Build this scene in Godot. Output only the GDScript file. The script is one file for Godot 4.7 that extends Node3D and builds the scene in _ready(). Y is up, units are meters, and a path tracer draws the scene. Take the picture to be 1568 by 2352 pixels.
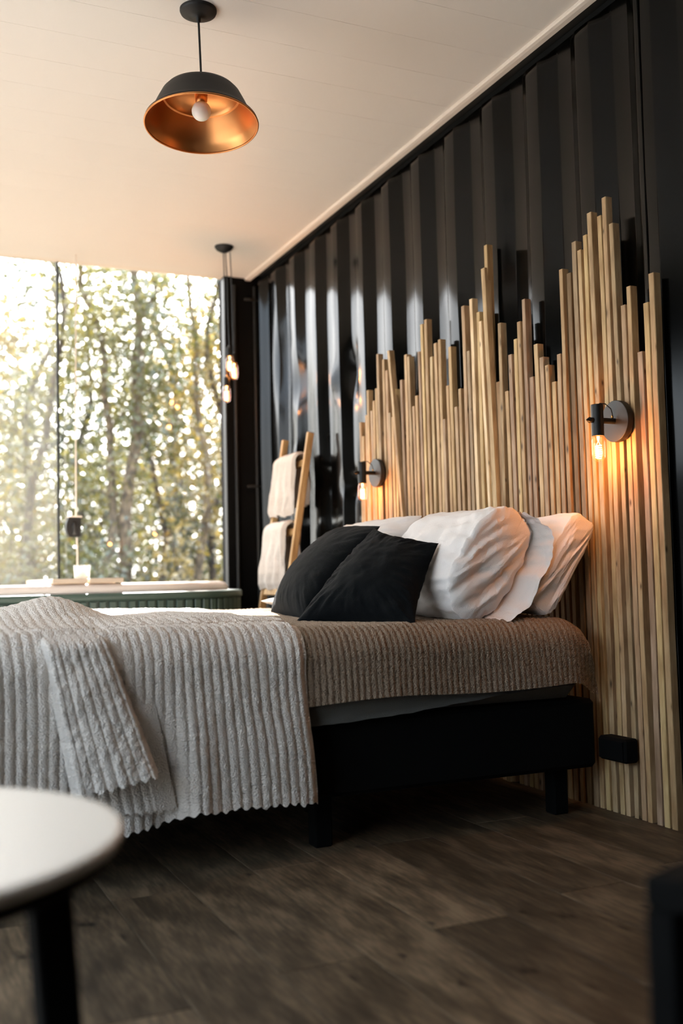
extends Node3D

var M := {}
var rng := RandomNumberGenerator.new()
var used := {}
var noises := {}

# ------------------------------------------------------------------ helpers
class MB:
	var v := PackedVector3Array()
	var n := PackedVector3Array()
	var ix := PackedInt32Array()
	func quad(a: Vector3, b: Vector3, c: Vector3, d: Vector3) -> void:   # a b c d counter-clockwise seen from outside
		var nn := (b - a).cross(d - a)
		if nn.length_squared() < 1e-16:
			nn = (c - b).cross(d - c)
		nn = nn.normalized()
		var o := v.size()
		v.append_array([a, b, c, d])
		n.append_array([nn, nn, nn, nn])
		ix.append_array([o, o + 2, o + 1, o, o + 3, o + 2])
	func tri(a: Vector3, b: Vector3, c: Vector3) -> void:
		var nn := (b - a).cross(c - a).normalized()
		var o := v.size()
		v.append_array([a, b, c])
		n.append_array([nn, nn, nn])
		ix.append_array([o, o + 2, o + 1])
	# box with chamfered edges, size s, centre c, turned by b
	func box(c: Vector3, s: Vector3, bev := 0.002, b := Basis()) -> void:
		var h := s * 0.5
		bev = minf(bev, minf(h.x, minf(h.y, h.z)) * 0.95)
		var k := h - Vector3(bev, bev, bev)
		var P := func(x: float, y: float, z: float) -> Vector3: return c + b * Vector3(x, y, z)
		for sg in [-1.0, 1.0]:
			var q := [P.call(sg * h.x, -k.y, k.z * sg), P.call(sg * h.x, -k.y, -k.z * sg), P.call(sg * h.x, k.y, -k.z * sg), P.call(sg * h.x, k.y, k.z * sg)]
			quad(q[0], q[1], q[2], q[3])
			q = [P.call(-k.x, sg * h.y, k.z * sg), P.call(k.x, sg * h.y, k.z * sg), P.call(k.x, sg * h.y, -k.z * sg), P.call(-k.x, sg * h.y, -k.z * sg)]
			quad(q[0], q[1], q[2], q[3])
			q = [P.call(-k.x * sg, -k.y, sg * h.z), P.call(k.x * sg, -k.y, sg * h.z), P.call(k.x * sg, k.y, sg * h.z), P.call(-k.x * sg, k.y, sg * h.z)]
			quad(q[0], q[1], q[2], q[3])
		if bev <= 0.0:
			return
		for s1 in [-1.0, 1.0]:
			for s2 in [-1.0, 1.0]:
				out_quad(P.call(s1 * h.x, s2 * k.y, -k.z), P.call(s1 * h.x, s2 * k.y, k.z), P.call(s1 * k.x, s2 * h.y, k.z), P.call(s1 * k.x, s2 * h.y, -k.z), c)
				out_quad(P.call(s1 * h.x, -k.y, s2 * k.z), P.call(s1 * h.x, k.y, s2 * k.z), P.call(s1 * k.x, k.y, s2 * h.z), P.call(s1 * k.x, -k.y, s2 * h.z), c)
				out_quad(P.call(-k.x, s1 * h.y, s2 * k.z), P.call(k.x, s1 * h.y, s2 * k.z), P.call(k.x, s1 * k.y, s2 * h.z), P.call(-k.x, s1 * k.y, s2 * h.z), c)
				for s3 in [-1.0, 1.0]:
					var a: Vector3 = P.call(s1 * h.x, s2 * k.y, s3 * k.z)
					var bb: Vector3 = P.call(s1 * k.x, s2 * h.y, s3 * k.z)
					var d: Vector3 = P.call(s1 * k.x, s2 * k.y, s3 * h.z)
					if (bb - a).cross(d - a).dot(a - c) < 0.0:
						tri(a, d, bb)
					else:
						tri(a, bb, d)
	func out_quad(a: Vector3, b: Vector3, c: Vector3, d: Vector3, o: Vector3) -> void:
		if (b - a).cross(d - a).dot((a + b + c + d) * 0.25 - o) < 0.0:
			quad(a, d, c, b)
		else:
			quad(a, b, c, d)
	# smooth sheet of (nu+1)*(nv+1) points p, normals du x dv (turned round when flip)
	func sheet(p: PackedVector3Array, nu: int, nv: int, flip := false, wu := false) -> void:
		var o := v.size()
		var w := nu + 1
		v.append_array(p)
		var nn := PackedVector3Array()
		nn.resize(p.size())
		for j in nv + 1:
			var j0 := maxi(j - 1, 0)
			var j1 := mini(j + 1, nv)
			for i in w:
				var i0 := maxi(i - 1, 0)
				var i1 := mini(i + 1, nu)
				if wu and i == 0: i0 = nu - 1
				if wu and i == nu: i1 = 1
				var du: Vector3 = p[j * w + i1] - p[j * w + i0]
				var dv: Vector3 = p[j1 * w + i] - p[j0 * w + i]
				var c := du.cross(dv)
				nn[j * w + i] = (-c if flip else c).normalized()
		# poles: where a row has shrunk to a point take the neighbour's mean
		for jj in [0, nv]:
			var flat: bool = p[jj * w].distance_squared_to(p[jj * w + nu / 2]) < 1e-12
			if flat:
				var near: int = 1 if jj == 0 else nv - 1
				var s := Vector3.ZERO
				for i in w: s += nn[near * w + i]
				for i in w: nn[jj * w + i] = s.normalized()
		n.append_array(nn)
		for j in nv:
			for i in nu:
				var a := o + j * w + i
				var b := a + 1
				var c := a + w + 1
				var d := a + w
				if flip:
					ix.append_array([a, b, c, a, c, d])
				else:
					ix.append_array([a, c, b, a, d, c])
	# profile of Vector2(radius, height) turned about the axis up through base
	func lathe(base: Vector3, prof: Array, seg := 32, b := Basis()) -> void:
		var p := PackedVector3Array()
		for q in prof:
			for i in seg + 1:
				var a := TAU * i / seg
				p.append(base + b * Vector3(q.x * cos(a), q.y, -q.x * sin(a)))
		sheet(p, seg, prof.size() - 1, false, true)
	# round bar along points
	func tube(pts: Array, r0: float, r1 := -1.0, seg := 10, caps := true) -> void:
		if r1 < 0.0: r1 = r0
		var p := PackedVector3Array()
		var m := pts.size()
		var side := Vector3.ZERO
		for k in m:
			var t: Vector3 = (pts[mini(k + 1, m - 1)] - pts[maxi(k - 1, 0)]).normalized()
			if side == Vector3.ZERO:
				side = t.cross(Vector3(0.31, 0.2, 0.93) if absf(t.z) < 0.9 else Vector3.RIGHT).normalized()
			side = (side - t * side.dot(t)).normalized()
			var up := t.cross(side)
			var r := lerpf(r0, r1, float(k) / (m - 1))
			var reps: int = 2 if caps and (k == 0 or k == m - 1) else 1
			for e in reps:
				var rr := r
				if caps and k == 0 and e == 0: rr = 0.0
				if caps and k == m - 1 and e == 1: rr = 0.0
				for i in seg + 1:
					var a := TAU * i / seg
					p.append(pts[k] + (side * cos(a) + up * sin(a)) * rr)
		sheet(p, seg, p.size() / (seg + 1) - 1, false, true)
	func mesh() -> ArrayMesh:
		var a := []
		a.resize(Mesh.ARRAY_MAX)
		a[Mesh.ARRAY_VERTEX] = v
		a[Mesh.ARRAY_NORMAL] = n
		a[Mesh.ARRAY_INDEX] = ix
		var m := ArrayMesh.new()
		m.add_surface_from_arrays(Mesh.PRIMITIVE_TRIANGLES, a)
		return m

func numbered(s: String) -> String:
	used[s] = used.get(s, -1) + 1
	return s if used[s] == 0 else "%s_%03d" % [s, used[s]]

func thing(called: String, label: String, category: String, at := Vector3.ZERO, group := "") -> Node3D:
	var o := Node3D.new()
	o.name = numbered(called)
	add_child(o, true)
	o.position = at
	tag(o, label, category, group)
	return o

func tag(o: Node, label: String, category: String, group := "") -> void:
	o.set_meta("label", label)
	o.set_meta("category", category)
	if group: o.set_meta("group", group)

func part(called: String, mesh: Mesh, mat: Material, parent: Node, at := Vector3.ZERO) -> MeshInstance3D:
	var o := MeshInstance3D.new()
	var k: String = str(parent.get_instance_id()) + called
	used[k] = used.get(k, -1) + 1
	o.name = called if used[k] == 0 else "%s_%03d" % [called, used[k]]
	o.mesh = mesh
	o.material_override = mat
	o.position = at
	parent.add_child(o, true)
	return o

func structure(called: String, label: String, category := "") -> Node3D:
	var o := Node3D.new()
	o.name = called
	add_child(o, true)
	o.set_meta("kind", "structure")
	o.set_meta("label", label)
	if category: o.set_meta("category", category)
	return o

func boxm(s: Vector3, bev := 0.002, c := Vector3.ZERO, b := Basis()) -> ArrayMesh:
	var m := MB.new()
	m.box(c, s, bev, b)
	return m.mesh()

func grid(nu: int, nv: int, f: Callable, flip := false) -> ArrayMesh:
	var m := MB.new()
	add_grid(m, nu, nv, f, flip)
	return m.mesh()

func add_grid(m: MB, nu: int, nv: int, f: Callable, flip := false) -> void:
	var p := PackedVector3Array()
	p.resize((nu + 1) * (nv + 1))
	for j in nv + 1:
		for i in nu + 1:
			p[j * (nu + 1) + i] = f.call(float(i) / nu, float(j) / nv)
	m.sheet(p, nu, nv, flip)

func sm(a: float, b: float, x: float) -> float:
	return smoothstep(a, b, x)

func noise(sd: int, freq: float, oct := 3) -> FastNoiseLite:
	var f := FastNoiseLite.new()
	f.seed = sd
	f.noise_type = FastNoiseLite.TYPE_SIMPLEX_SMOOTH
	f.frequency = freq
	f.fractal_octaves = oct
	return f

# ------------------------------------------------------------------ materials
func mat(c: Color, rough: float, metal := 0.0) -> StandardMaterial3D:
	var m := StandardMaterial3D.new()
	m.albedo_color = c
	m.roughness = rough
	m.metallic = metal
	return m

func wood_image(w: int, h: int, sd: int, light: Color, mid: Color, dark: Color, knots: int, streak := 0.5) -> Image:
	var n1 := noise(sd, 1.0, 2)
	var n2 := noise(sd + 1, 1.0, 3)
	var r := RandomNumberGenerator.new()
	r.seed = sd
	var K := []
	for k in knots:
		K.append([r.randf() * w, r.randf() * h, r.randf_range(4.0, 9.0)])
	var data := PackedByteArray()
	data.resize(w * h * 3)
	for y in h:
		# wrap the pattern round a circle in y so that it tiles
		var cy := cos(TAU * y / h)
		var sy := sin(TAU * y / h)
		for x in w:
			var warp := 0.0
			var kd := 0.0
			for k in K:
				var dx: float = x - k[0]
				var dy: float = (y - k[1]) * 0.45
				var d := dx * dx + dy * dy
				var rr: float = k[2]
				if d < rr * rr * 16.0:
					var g := exp(-d / (rr * rr * 2.0))
					warp += g * 0.5 * signf(dx)
					kd = maxf(kd, exp(-d / (rr * rr * 0.45)))
			var a := n1.get_noise_3d(x * 0.02 + warp, cy * 0.8, sy * 0.8)
			var b := n2.get_noise_3d(x * 0.16 + warp * 2.0, cy * 2.5, sy * 2.5)
			var t := clampf(0.5 + a * 0.7 + b * streak, 0.0, 1.0)
			var c := light.lerp(mid, minf(t * 2.0, 1.0))
			if t > 0.5: c = mid.lerp(dark, (t - 0.5) * 1.1)
			c = c.lerp(dark.darkened(0.45), kd * 0.85)
			var i := (y * w + x) * 3
			data[i] = int(c.r * 255.0)
			data[i + 1] = int(c.g * 255.0)
			data[i + 2] = int(c.b * 255.0)
	return Image.create_from_data(w, h, false, Image.FORMAT_RGB8, data)

func wood(tex: Texture2D, tint: Color, off: Vector3, scale: Vector3, rough := 0.6) -> StandardMaterial3D:
	var m := mat(tint, rough)
	m.albedo_texture = tex
	m.uv1_triplanar = true
	m.uv1_scale = scale
	m.uv1_offset = off
	m.uv1_triplanar_sharpness = 8.0
	m.metallic_specular = 0.35
	return m

func noise_tex(sd: int, freq: float, size := 512, normal := false, strength := 4.0, oct := 4) -> NoiseTexture2D:
	var t := NoiseTexture2D.new()
	t.width = size
	t.height = size
	t.seamless = true
	t.noise = noise(sd, freq, oct)
	t.as_normal_map = normal
	t.bump_strength = strength
	return t

func cloth(c: Color, bump: Texture2D, depth: float, scale: float, rough := 0.95) -> StandardMaterial3D:
	var m := mat(c, rough)
	m.heightmap_enabled = true
	m.heightmap_texture = bump
	m.heightmap_scale = depth
	m.uv1_triplanar = true
	m.uv1_scale = Vector3.ONE * scale
	m.metallic_specular = 0.2
	return m

func glass(c: Color, a: float) -> StandardMaterial3D:
	var m := mat(Color(c.r, c.g, c.b, a), 0.0)
	m.transparency = BaseMaterial3D.TRANSPARENCY_ALPHA
	return m

func glow(c: Color, e: float) -> StandardMaterial3D:
	var m := mat(Color(1, 0.8, 0.5), 0.5)
	m.emission_enabled = true
	m.emission = c
	m.emission_energy_multiplier = e
	return m

func materials() -> void:
	var t1 := ImageTexture.create_from_image(wood_image(256, 1024, 11, Color(0.87, 0.76, 0.60), Color(0.79, 0.67, 0.51), Color(0.60, 0.47, 0.33), 7, 0.38))
	var t2 := ImageTexture.create_from_image(wood_image(256, 1024, 29, Color(0.83, 0.73, 0.59), Color(0.74, 0.63, 0.49), Color(0.52, 0.42, 0.31), 9, 0.4))
	var slats := []
	for k in 14:
		var g := 0.86 + 0.14 * fmod(k * 0.37, 1.0)
		slats.append(wood(t1 if k % 2 == 0 else t2, Color(g, g * (0.97 + 0.03 * (k % 3) / 2.0), g * (0.93 + 0.07 * (k % 4) / 3.0)), Vector3(fmod(k * 0.31, 1.0), fmod(k * 0.43, 1.0), fmod(k * 0.618, 1.0)), Vector3(4, 1, 4), 0.62))
	M.slats = slats
	M.slat_pale = wood(t1, Color(1.15, 1.18, 1.22), Vector3(0.2, 0.3, 0.77), Vector3(4, 1, 4), 0.6)
	M.slat_dark = wood(t2, Color(0.66, 0.62, 0.56), Vector3(0.4, 0.1, 0.15), Vector3(4, 1, 4), 0.65)
	var f1 := ImageTexture.create_from_image(wood_image(256, 1024, 57, Color(0.58, 0.51, 0.42), Color(0.44, 0.385, 0.315), Color(0.235, 0.205, 0.165), 6, 0.6))
	var planks := []
	for k in 9:
		var g := 0.72 + 0.28 * fmod(k * 0.41, 1.0)
		planks.append(wood(f1, Color(g, g * 0.985, g * 0.96), Vector3(fmod(k * 0.37, 1.0), fmod(k * 0.29, 1.0), fmod(k * 0.53, 1.0)), Vector3(2.5, 1, 0.8), 0.5))
	M.planks = planks
	M.ladder = wood(t1, Color(1.0, 0.94, 0.84), Vector3(0.3, 0, 0.5), Vector3(4, 1, 4), 0.55)
	M.tray = mat(Color(0.87, 0.79, 0.70), 0.6)
	M.ceiling = mat(Color(0.92, 0.885, 0.84), 0.45)
	M.trim = mat(Color(0.92, 0.87, 0.81), 0.5)
	M.deck = mat(Color(0.80, 0.80, 0.795), 0.7)
	# glossy black paint on the corrugated steel
	M.steel = mat(Color(0.030, 0.031, 0.028), 0.14)
	M.steel.metallic_specular = 0.32
	M.black = mat(Color(0.06, 0.063, 0.06), 0.5)
	M.black_matt = mat(Color(0.035, 0.035, 0.033), 0.9)
	M.black_matt.metallic_specular = 0.25
	M.black_lamp = mat(Color(0.035, 0.036, 0.035), 0.55)
	M.lamp_disc = mat(Color(0.11, 0.105, 0.10), 0.5)
	M.dark_wall = mat(Color(0.16, 0.16, 0.15), 0.8)
	M.copper = mat(Color(0.83, 0.56, 0.34), 0.36, 1.0)
	M.brass = mat(Color(0.85, 0.62, 0.3), 0.25, 1.0)
	M.opal = mat(Color(0.93, 0.90, 0.86), 0.3)
	M.opal.subsurf_scatter_enabled = true
	M.opal.subsurf_scatter_strength = 0.3
	M.bulb = glass(Color(1.0, 0.72, 0.42), 0.012)
	M.filament = glow(Color(1.0, 0.80, 0.52), 6.0)
	M.pane = glass(Color(1, 1, 1), 0.03)
	M.foggy = mat(Color(0.66, 0.66, 0.63, 0.32), 0.9)
	M.foggy.transparency = BaseMaterial3D.TRANSPARENCY_ALPHA
	M.foggy.backlight_enabled = true
	M.foggy.backlight = Color(0.3, 0.3, 0.29)
	M.joint = mat(Color(0.03, 0.05, 0.04), 0.5)
	M.bronze = mat(Color(0.13, 0.11, 0.09), 0.5)
	var fluff := noise_tex(5, 0.06, 512, false, 4.0, 4)
	var weave := noise_tex(6, 0.12, 512, false, 4.0, 3)
	M.coverlet = cloth(Color(0.63, 0.555, 0.48), fluff, 0.9, 6.0)
	M.blanket = cloth(Color(0.92, 0.885, 0.845), fluff, 0.9, 6.0)
	M.blanket_hem = cloth(Color(0.72, 0.70, 0.68), fluff, 0.5, 6.0)
	M.linen = cloth(Color(0.93, 0.905, 0.885), weave, 0.12, 5.0, 0.85)
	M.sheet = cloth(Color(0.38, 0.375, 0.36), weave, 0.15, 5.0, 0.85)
	M.towel = cloth(Color(0.88, 0.83, 0.78), fluff, 0.5, 9.0)
	M.cushion = cloth(Color(0.034, 0.044, 0.05), weave, 0.15, 5.0, 0.9)
	M.cushion.rim_enabled = true
	M.cushion.rim = 0.2
	M.green = mat(Color(0.27, 0.35, 0.315), 0.4)
	M.acrylic = mat(Color(0.92, 0.88, 0.85), 0.2)
	M.table = mat(Color(0.90, 0.88, 0.86), 0.3)
	M.clear = glass(Color(1, 1, 1), 0.10)
	M.wax = mat(Color(0.92, 0.9, 0.87), 0.5)
	M.bark = mat(Color(0.42, 0.33, 0.24), 0.9)
	M.bark.albedo_texture = noise_tex(8, 0.03, 256)
	M.bark.uv1_triplanar = true
	M.bark.uv1_scale = Vector3(3, 1, 3)
	M.bark_pale = M.bark.duplicate()
	M.bark_pale.albedo_color = Color(0.72, 0.60, 0.46)
	var leaf := []
	for c in [Color(0.265, 0.265, 0.15), Color(0.34, 0.315, 0.18), Color(0.43, 0.36, 0.215), Color(0.18, 0.20, 0.13)]:
		var m := mat(c, 0.2)
		m.metallic_specular = 0.6
		m.backlight_enabled = true
		m.backlight = Color(c.r * 1.2, c.g * 1.2, c.b * 0.8)
		leaf.append(m)
	M.leaf = leaf
	M.soil = mat(Color(0.30, 0.26, 0.18), 0.95)
	M.grey_wall = mat(Color(0.5, 0.48, 0.45), 0.8)

const CEIL := 2.49
const WX := 2.05      # crest of the corrugated wall
const BACK := -5.75   # window wall
const FRONT := 2.2    # wall behind the camera
const LEFT := -1.5

func _ready() -> void:
	rng.seed = 7
	# ---------------- camera, sky, sun, exposure
	var cam := Camera3D.new()
	cam.name = "camera"
	add_child(cam)
	var y := Basis(Vector3.UP, -0.4266)
	cam.transform = Transform3D(y * Basis(Vector3.RIGHT, 0.0641) * Basis(Vector3.BACK, -0.0228), Vector3(0, 0.705, 0))
	var at := CameraAttributesPhysical.new()
	at.frustum_focal_length = 24.306
	at.frustum_focus_distance = 3.15
	at.exposure_aperture = 1.3
	at.frustum_near = 0.05
	at.frustum_far = 200.0
	cam.attributes = at
	cam.fov = 52.57
	cam.near = 0.05
	cam.far = 200.0
	cam.current = true
	var we := WorldEnvironment.new()
	we.name = "world"
	var e := Environment.new()
	e.background_mode = Environment.BG_SKY
	var sky := ProceduralSkyMaterial.new()
	sky.sky_top_color = Color(0.74, 0.85, 0.96)
	sky.sky_horizon_color = Color(0.97, 0.96, 0.92)
	sky.ground_horizon_color = Color(0.62, 0.58, 0.48)
	sky.ground_bottom_color = Color(0.35, 0.31, 0.24)
	sky.sky_energy_multiplier = 2.15
	sky.sun_angle_max = 75.0
	sky.sun_curve = 1.0
	e.sky = Sky.new()
	e.sky.sky_material = sky
	e.tonemap_mode = Environment.TONE_MAPPER_LINEAR
	e.tonemap_exposure = 1.45
	e.sdfgi_enabled = true
	e.ssao_enabled = true
	e.ssil_enabled = true
	we.environment = e
	add_child(we)
	var sun := DirectionalLight3D.new()
	sun.name = "sun"
	sun.light_color = Color(1.0, 0.98, 0.95)
	sun.light_energy = 8.0
	sun.light_angular_distance = 0.6
	sun.shadow_enabled = true
	add_child(sun)
	sun.look_at_from_position(Vector3(0.22, 0.775, -1.0) * 20.0, Vector3.ZERO)
	materials()
	room()
	slat_headboard()
	bed()
	trees()
	tub()
	ladder()
	lamps()
	furniture()

# ------------------------------------------------------------------ the room
func room() -> void:
	# floor of separate planks
	var fl := structure("floor", "grey-brown wood plank floor of the bedroom")
	part("subfloor", boxm(Vector3(WX - LEFT + 0.4, 0.1, FRONT - BACK + 0.4), 0.0, Vector3((WX + LEFT) / 2, -0.062, (FRONT + BACK) / 2)), M.dark_wall, fl)
	var pw := 0.18
	var pl := 1.22
	var shapes := []
	for k in 3:
		shapes.append(boxm(Vector3(pw - 0.0012, 0.012, pl - 0.0015), 0.0012))
	var half := boxm(Vector3(pw - 0.0012, 0.012, pl / 2 - 0.0015), 0.0012)
	var c := 0
	var x := WX + 0.06 - pw / 2
	while x > LEFT:
		var z := 1.0 - fmod(c * 0.47, 1.0) * pl
		var r := 0
		while z > BACK:
			if z - pl / 2 < 2.1 and not (x < -0.9 and z < -2.5):
				part("plank", shapes[(c + r) % 3], M.planks[(c * 4 + r * 7) % 9], fl, Vector3(x, -0.006, z - pl / 2))
			z -= pl
			r += 1
		x -= pw
		c += 1
	# ceiling of boards that run across the room
	var ce := structure("ceiling", "white boarded ceiling with fine joints")
	part("roof_deck", boxm(Vector3(WX - LEFT + 0.5, 0.12, FRONT - BACK + 0.14), 0.0, Vector3((WX + LEFT) / 2, CEIL + 0.08, (FRONT + BACK) / 2 + 0.05)), M.dark_wall, ce)
	var bw := 0.2
	var board := boxm(Vector3(WX - LEFT + 0.02, 0.016, bw - 0.0004), 0.0010)
	var zz := BACK + 0.03 + bw / 2
	while zz < FRONT:
		part("ceiling_board", board, M.ceiling, ce, Vector3((WX + LEFT) / 2 - 0.02, CEIL + 0.008, zz))
		zz += bw
	# cornice strip along the corrugated wall
	var tr := structure("trim_1", "pale cornice strip between ceiling and black corrugated wall")
	var m := MB.new()
	var prof := [Vector2(2.004, CEIL), Vector2(2.004, CEIL - 0.006), Vector2(2.008, CEIL - 0.011), Vector2(2.02, CEIL - 0.013), Vector2(2.04, CEIL - 0.012), Vector2(2.042, CEIL)]
	for k in prof.size() - 1:
		var a: Vector2 = prof[k]
		var b: Vector2 = prof[k + 1]
		m.quad(Vector3(a.x, a.y, BACK), Vector3(b.x, b.y, BACK), Vector3(b.x, b.y, FRONT), Vector3(a.x, a.y, FRONT))
	part("cornice", m.mesh(), M.trim, tr)
	wall_right()
	# window wall
	var wb := structure("wall_back", "black steel end of the container beside the big window")
	part("jamb_post", boxm(Vector3(0.05, CEIL + 0.1, 0.12), 0.004, Vector3(1.902, CEIL / 2, BACK - 0.02)), M.black_matt, wb)
	part("jamb_panel", boxm(Vector3(0.30, CEIL + 0.1, 0.06), 0.003, Vector3(2.075, CEIL / 2, BACK + 0.0)), M.black_matt, wb)
	for px in [1.932, 2.058]:
		m = MB.new()
		m.tube([Vector3(px, 0.02, BACK + 0.046), Vector3(px, 1.2, BACK + 0.046), Vector3(px, CEIL - 0.05, BACK + 0.046)], 0.011)
		part("locking_rod", m.mesh(), M.black, wb)
	for py in [2.36, 1.253]:
		m = MB.new()
		m.tube([Vector3(1.995, py, BACK + 0.05), Vector3(2.03, py + 0.001, BACK + 0.055), Vector3(2.07, py + 0.003, BACK + 0.05)], 0.008)
		part("latch_bar", m.mesh(), M.lamp_disc, wb)
	part("lintel", boxm(Vector3(1.95 - LEFT, 0.10, 0.08), 0.001, Vector3((1.95 + LEFT) / 2, CEIL + 0.0505, BACK + 0.0)), M.trim, wb)
	part("sill_plate", boxm(Vector3(1.95 - LEFT, 0.06, 0.12), 0.003, Vector3((1.95 + LEFT) / 2, 0.0, BACK - 0.02)), M.black, wb)
	var w1 := structure("window_1", "tall frameless window of two glass panes, the left one fogged", "window")
	part("pane", flat_pane(0.934, 1.878, 0.03, CEIL, BACK - 0.02), M.pane, w1)
	part("pane", flat_pane(LEFT, 0.924, 0.03, CEIL, BACK - 0.02), M.foggy, w1).set_meta("label", "fogged glass pane left of the dark joint")
	part("glass_joint", boxm(Vector3(0.013, CEIL - 0.03, 0.014), 0.002, Vector3(0.929, CEIL / 2 + 0.015, BACK - 0.02)), M.joint, w1)
	part("frame_edge", boxm(Vector3(0.008, CEIL - 0.03, 0.05), 0.001, Vector3(1.8765, CEIL / 2 + 0.015, BACK + 0.012)), M.bronze, w1)
	# far side and rear of the room, out of the picture
	var wl := structure("wall_left", "dark wall opposite the bed wall")
	var d0 := -4.2
	var d1 := -0.1
	var gt := 1.95
	part("panel", boxm(Vector3(0.12, CEIL + 0.1, d0 - BACK + 0.1), 0.0, Vector3(LEFT - 0.06, CEIL / 2, (BACK - 0.1 + d0) / 2)), M.dark_wall, wl)
	part("panel", boxm(Vector3(0.12, CEIL + 0.1, FRONT - d1), 0.0, Vector3(LEFT - 0.06, CEIL / 2, (FRONT + d1) / 2)), M.dark_wall, wl)
	part("panel", boxm(Vector3(0.12, CEIL + 0.05 - gt, d1 - d0), 0.0, Vector3(LEFT - 0.06, (CEIL + 0.05 + gt) / 2, (d0 + d1) / 2)), M.dark_wall, wl)
	part("panel", boxm(Vector3(0.12, 0.1, d1 - d0), 0.0, Vector3(LEFT - 0.06, -0.03, (d0 + d1) / 2)), M.dark_wall, wl)
	var w2 := structure("window_2", "glazed door of the room opposite the bed wall", "window")
	part("pane", side_pane(LEFT - 0.05, 0.02, gt, d0, d1), M.pane, w2)
	for k in 3:
		part("mullion", boxm(Vector3(0.05, gt - 0.02, 0.05), 0.003, Vector3(LEFT - 0.05, gt / 2 + 0.01, lerpf(d0 + 0.025, d1 - 0.025, k / 2.0))), M.black, w2)
	var dk := structure("deck", "pale deck outside the windows")
	part("deck_boards", boxm(Vector3(5.2, 0.08, 9.0), 0.0, Vector3(LEFT - 2.7, -0.1, -1.8)), M.deck, dk)
	var ev := structure("eave", "roof overhang above the deck beside the room")
	part("soffit", boxm(Vector3(1.1, 0.12, 9.0), 0.0, Vector3(LEFT - 0.67, 2.5, -1.8)), M.dark_wall, ev)
	part("fence", boxm(Vector3(0.06, 2.0, 9.0), 0.0, Vector3(LEFT - 5.2, 0.93, -1.8)), M.dark_wall, ev)
	var wf := structure("wall_front", "dark wall behind the camera")
	part("panel", boxm(Vector3(WX - LEFT + 0.4, CEIL + 0.1, 0.12), 0.0, Vector3((WX + LEFT) / 2, CEIL / 2, FRONT + 0.06)), M.dark_wall, wf)

func flat_pane(x0: float, x1: float, y0: float, y1: float, z: float) -> ArrayMesh:
	var m := MB.new()
	m.quad(Vector3(x0, y0, z), Vector3(x1, y0, z), Vector3(x1, y1, z), Vector3(x0, y1, z))
	return m.mesh()

func side_pane(x: float, y0: float, y1: float, z0: float, z1: float) -> ArrayMesh:
	var m := MB.new()
	m.quad(Vector3(x, y0, z1), Vector3(x, y0, z0), Vector3(x, y1, z0), Vector3(x, y1, z1))
	return m.mesh()

func wall_right() -> void:
	var w := structure("wall_right", "glossy black corrugated container wall behind the bed")
	var pts := []   # (z, depth) of the profile
	var P := 0.278
	var z := -2.547 + P * 16
	while z > BACK - 0.1:
		# going away from the camera: crest, slope to the window, trough, slope to the camera
		for q in [[0.003, 0.036 * 0.03], [-0.003, 0.0], [-0.035, 0.0], [-0.067, 0.0], [-0.073, 0.002], [-0.105, 0.018], [-0.135, 0.034], [-0.141, 0.036], [-0.175, 0.036], [-0.207, 0.036], [-0.213, 0.034], [-0.244, 0.018]]:
			pts.append(Vector2(z + q[0], q[1]))
		z -= P
	var nz := pts.size() - 1
	var ny := 90
	var wob := noise(21, 1.0, 2)
	var dents := [[-4.40, 1.70, 0.05, 0.10, 0.028], [-4.56, 1.66, 0.035, 0.07, -0.018], [-4.43, 1.15, 0.07, 0.06, 0.02], [-4.77, 1.2, 0.05, 0.05, 0.018], [-5.05, 1.75, 0.05, 0.12, 0.02], [-5.08, 1.35, 0.06, 0.07, -0.015], [-5.3, 1.9, 0.05, 0.2, 0.02], [-2.05, 1.9, 0.12, 0.2, 0.02]]
	var f := func(u: float, v: float) -> Vector3:
		var q: Vector2 = pts[roundi(u * nz)]
		var yy := v * (CEIL - 0.02)
		var d := q.y
		# the sheet is pressed flat near the top rail
		if yy > 2.45: d = lerpf(d, 0.036, sm(2.45, 2.465, yy))
		d += wob.get_noise_2d(q.x * 1.6, yy * 0.9) * 0.004 + wob.get_noise_2d(q.x * 7.0, yy * 2.5) * 0.0009
		for k in dents:
			var a: float = (q.x - k[0]) / k[2]
			var b: float = (yy - k[1]) / k[3]
			if absf(a) < 2.5 and absf(b) < 2.5:
				d += k[4] * exp(-a * a - b * b)
		return Vector3(WX + d, yy, q.x)
	part("corrugated_sheet", grid(nz, ny, f, true), M.steel, w)
	part("outer_skin", boxm(Vector3(0.06, CEIL + 0.2, FRONT - BACK + 0.4), 0.0, Vector3(WX + 0.14, CEIL / 2, (FRONT + BACK) / 2)), M.dark_wall, w)
	part("top_rail", boxm(Vector3(0.03, 0.04, FRONT - BACK), 0.003, Vector3(WX + 0.056, CEIL - 0.015, (FRONT + BACK) / 2)), M.black, w)
	part("bottom_rail", boxm(Vector3(0.05, 0.08, FRONT - BACK), 0.003, Vector3(WX + 0.022, 0.03, (FRONT + BACK) / 2)), M.black, w)
	part("panel_seam", boxm(Vector3(0.004, 2.38, 0.004), 0.001, Vector3(WX - 0.001, 1.2, -2.318)), M.black_matt, w)

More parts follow.
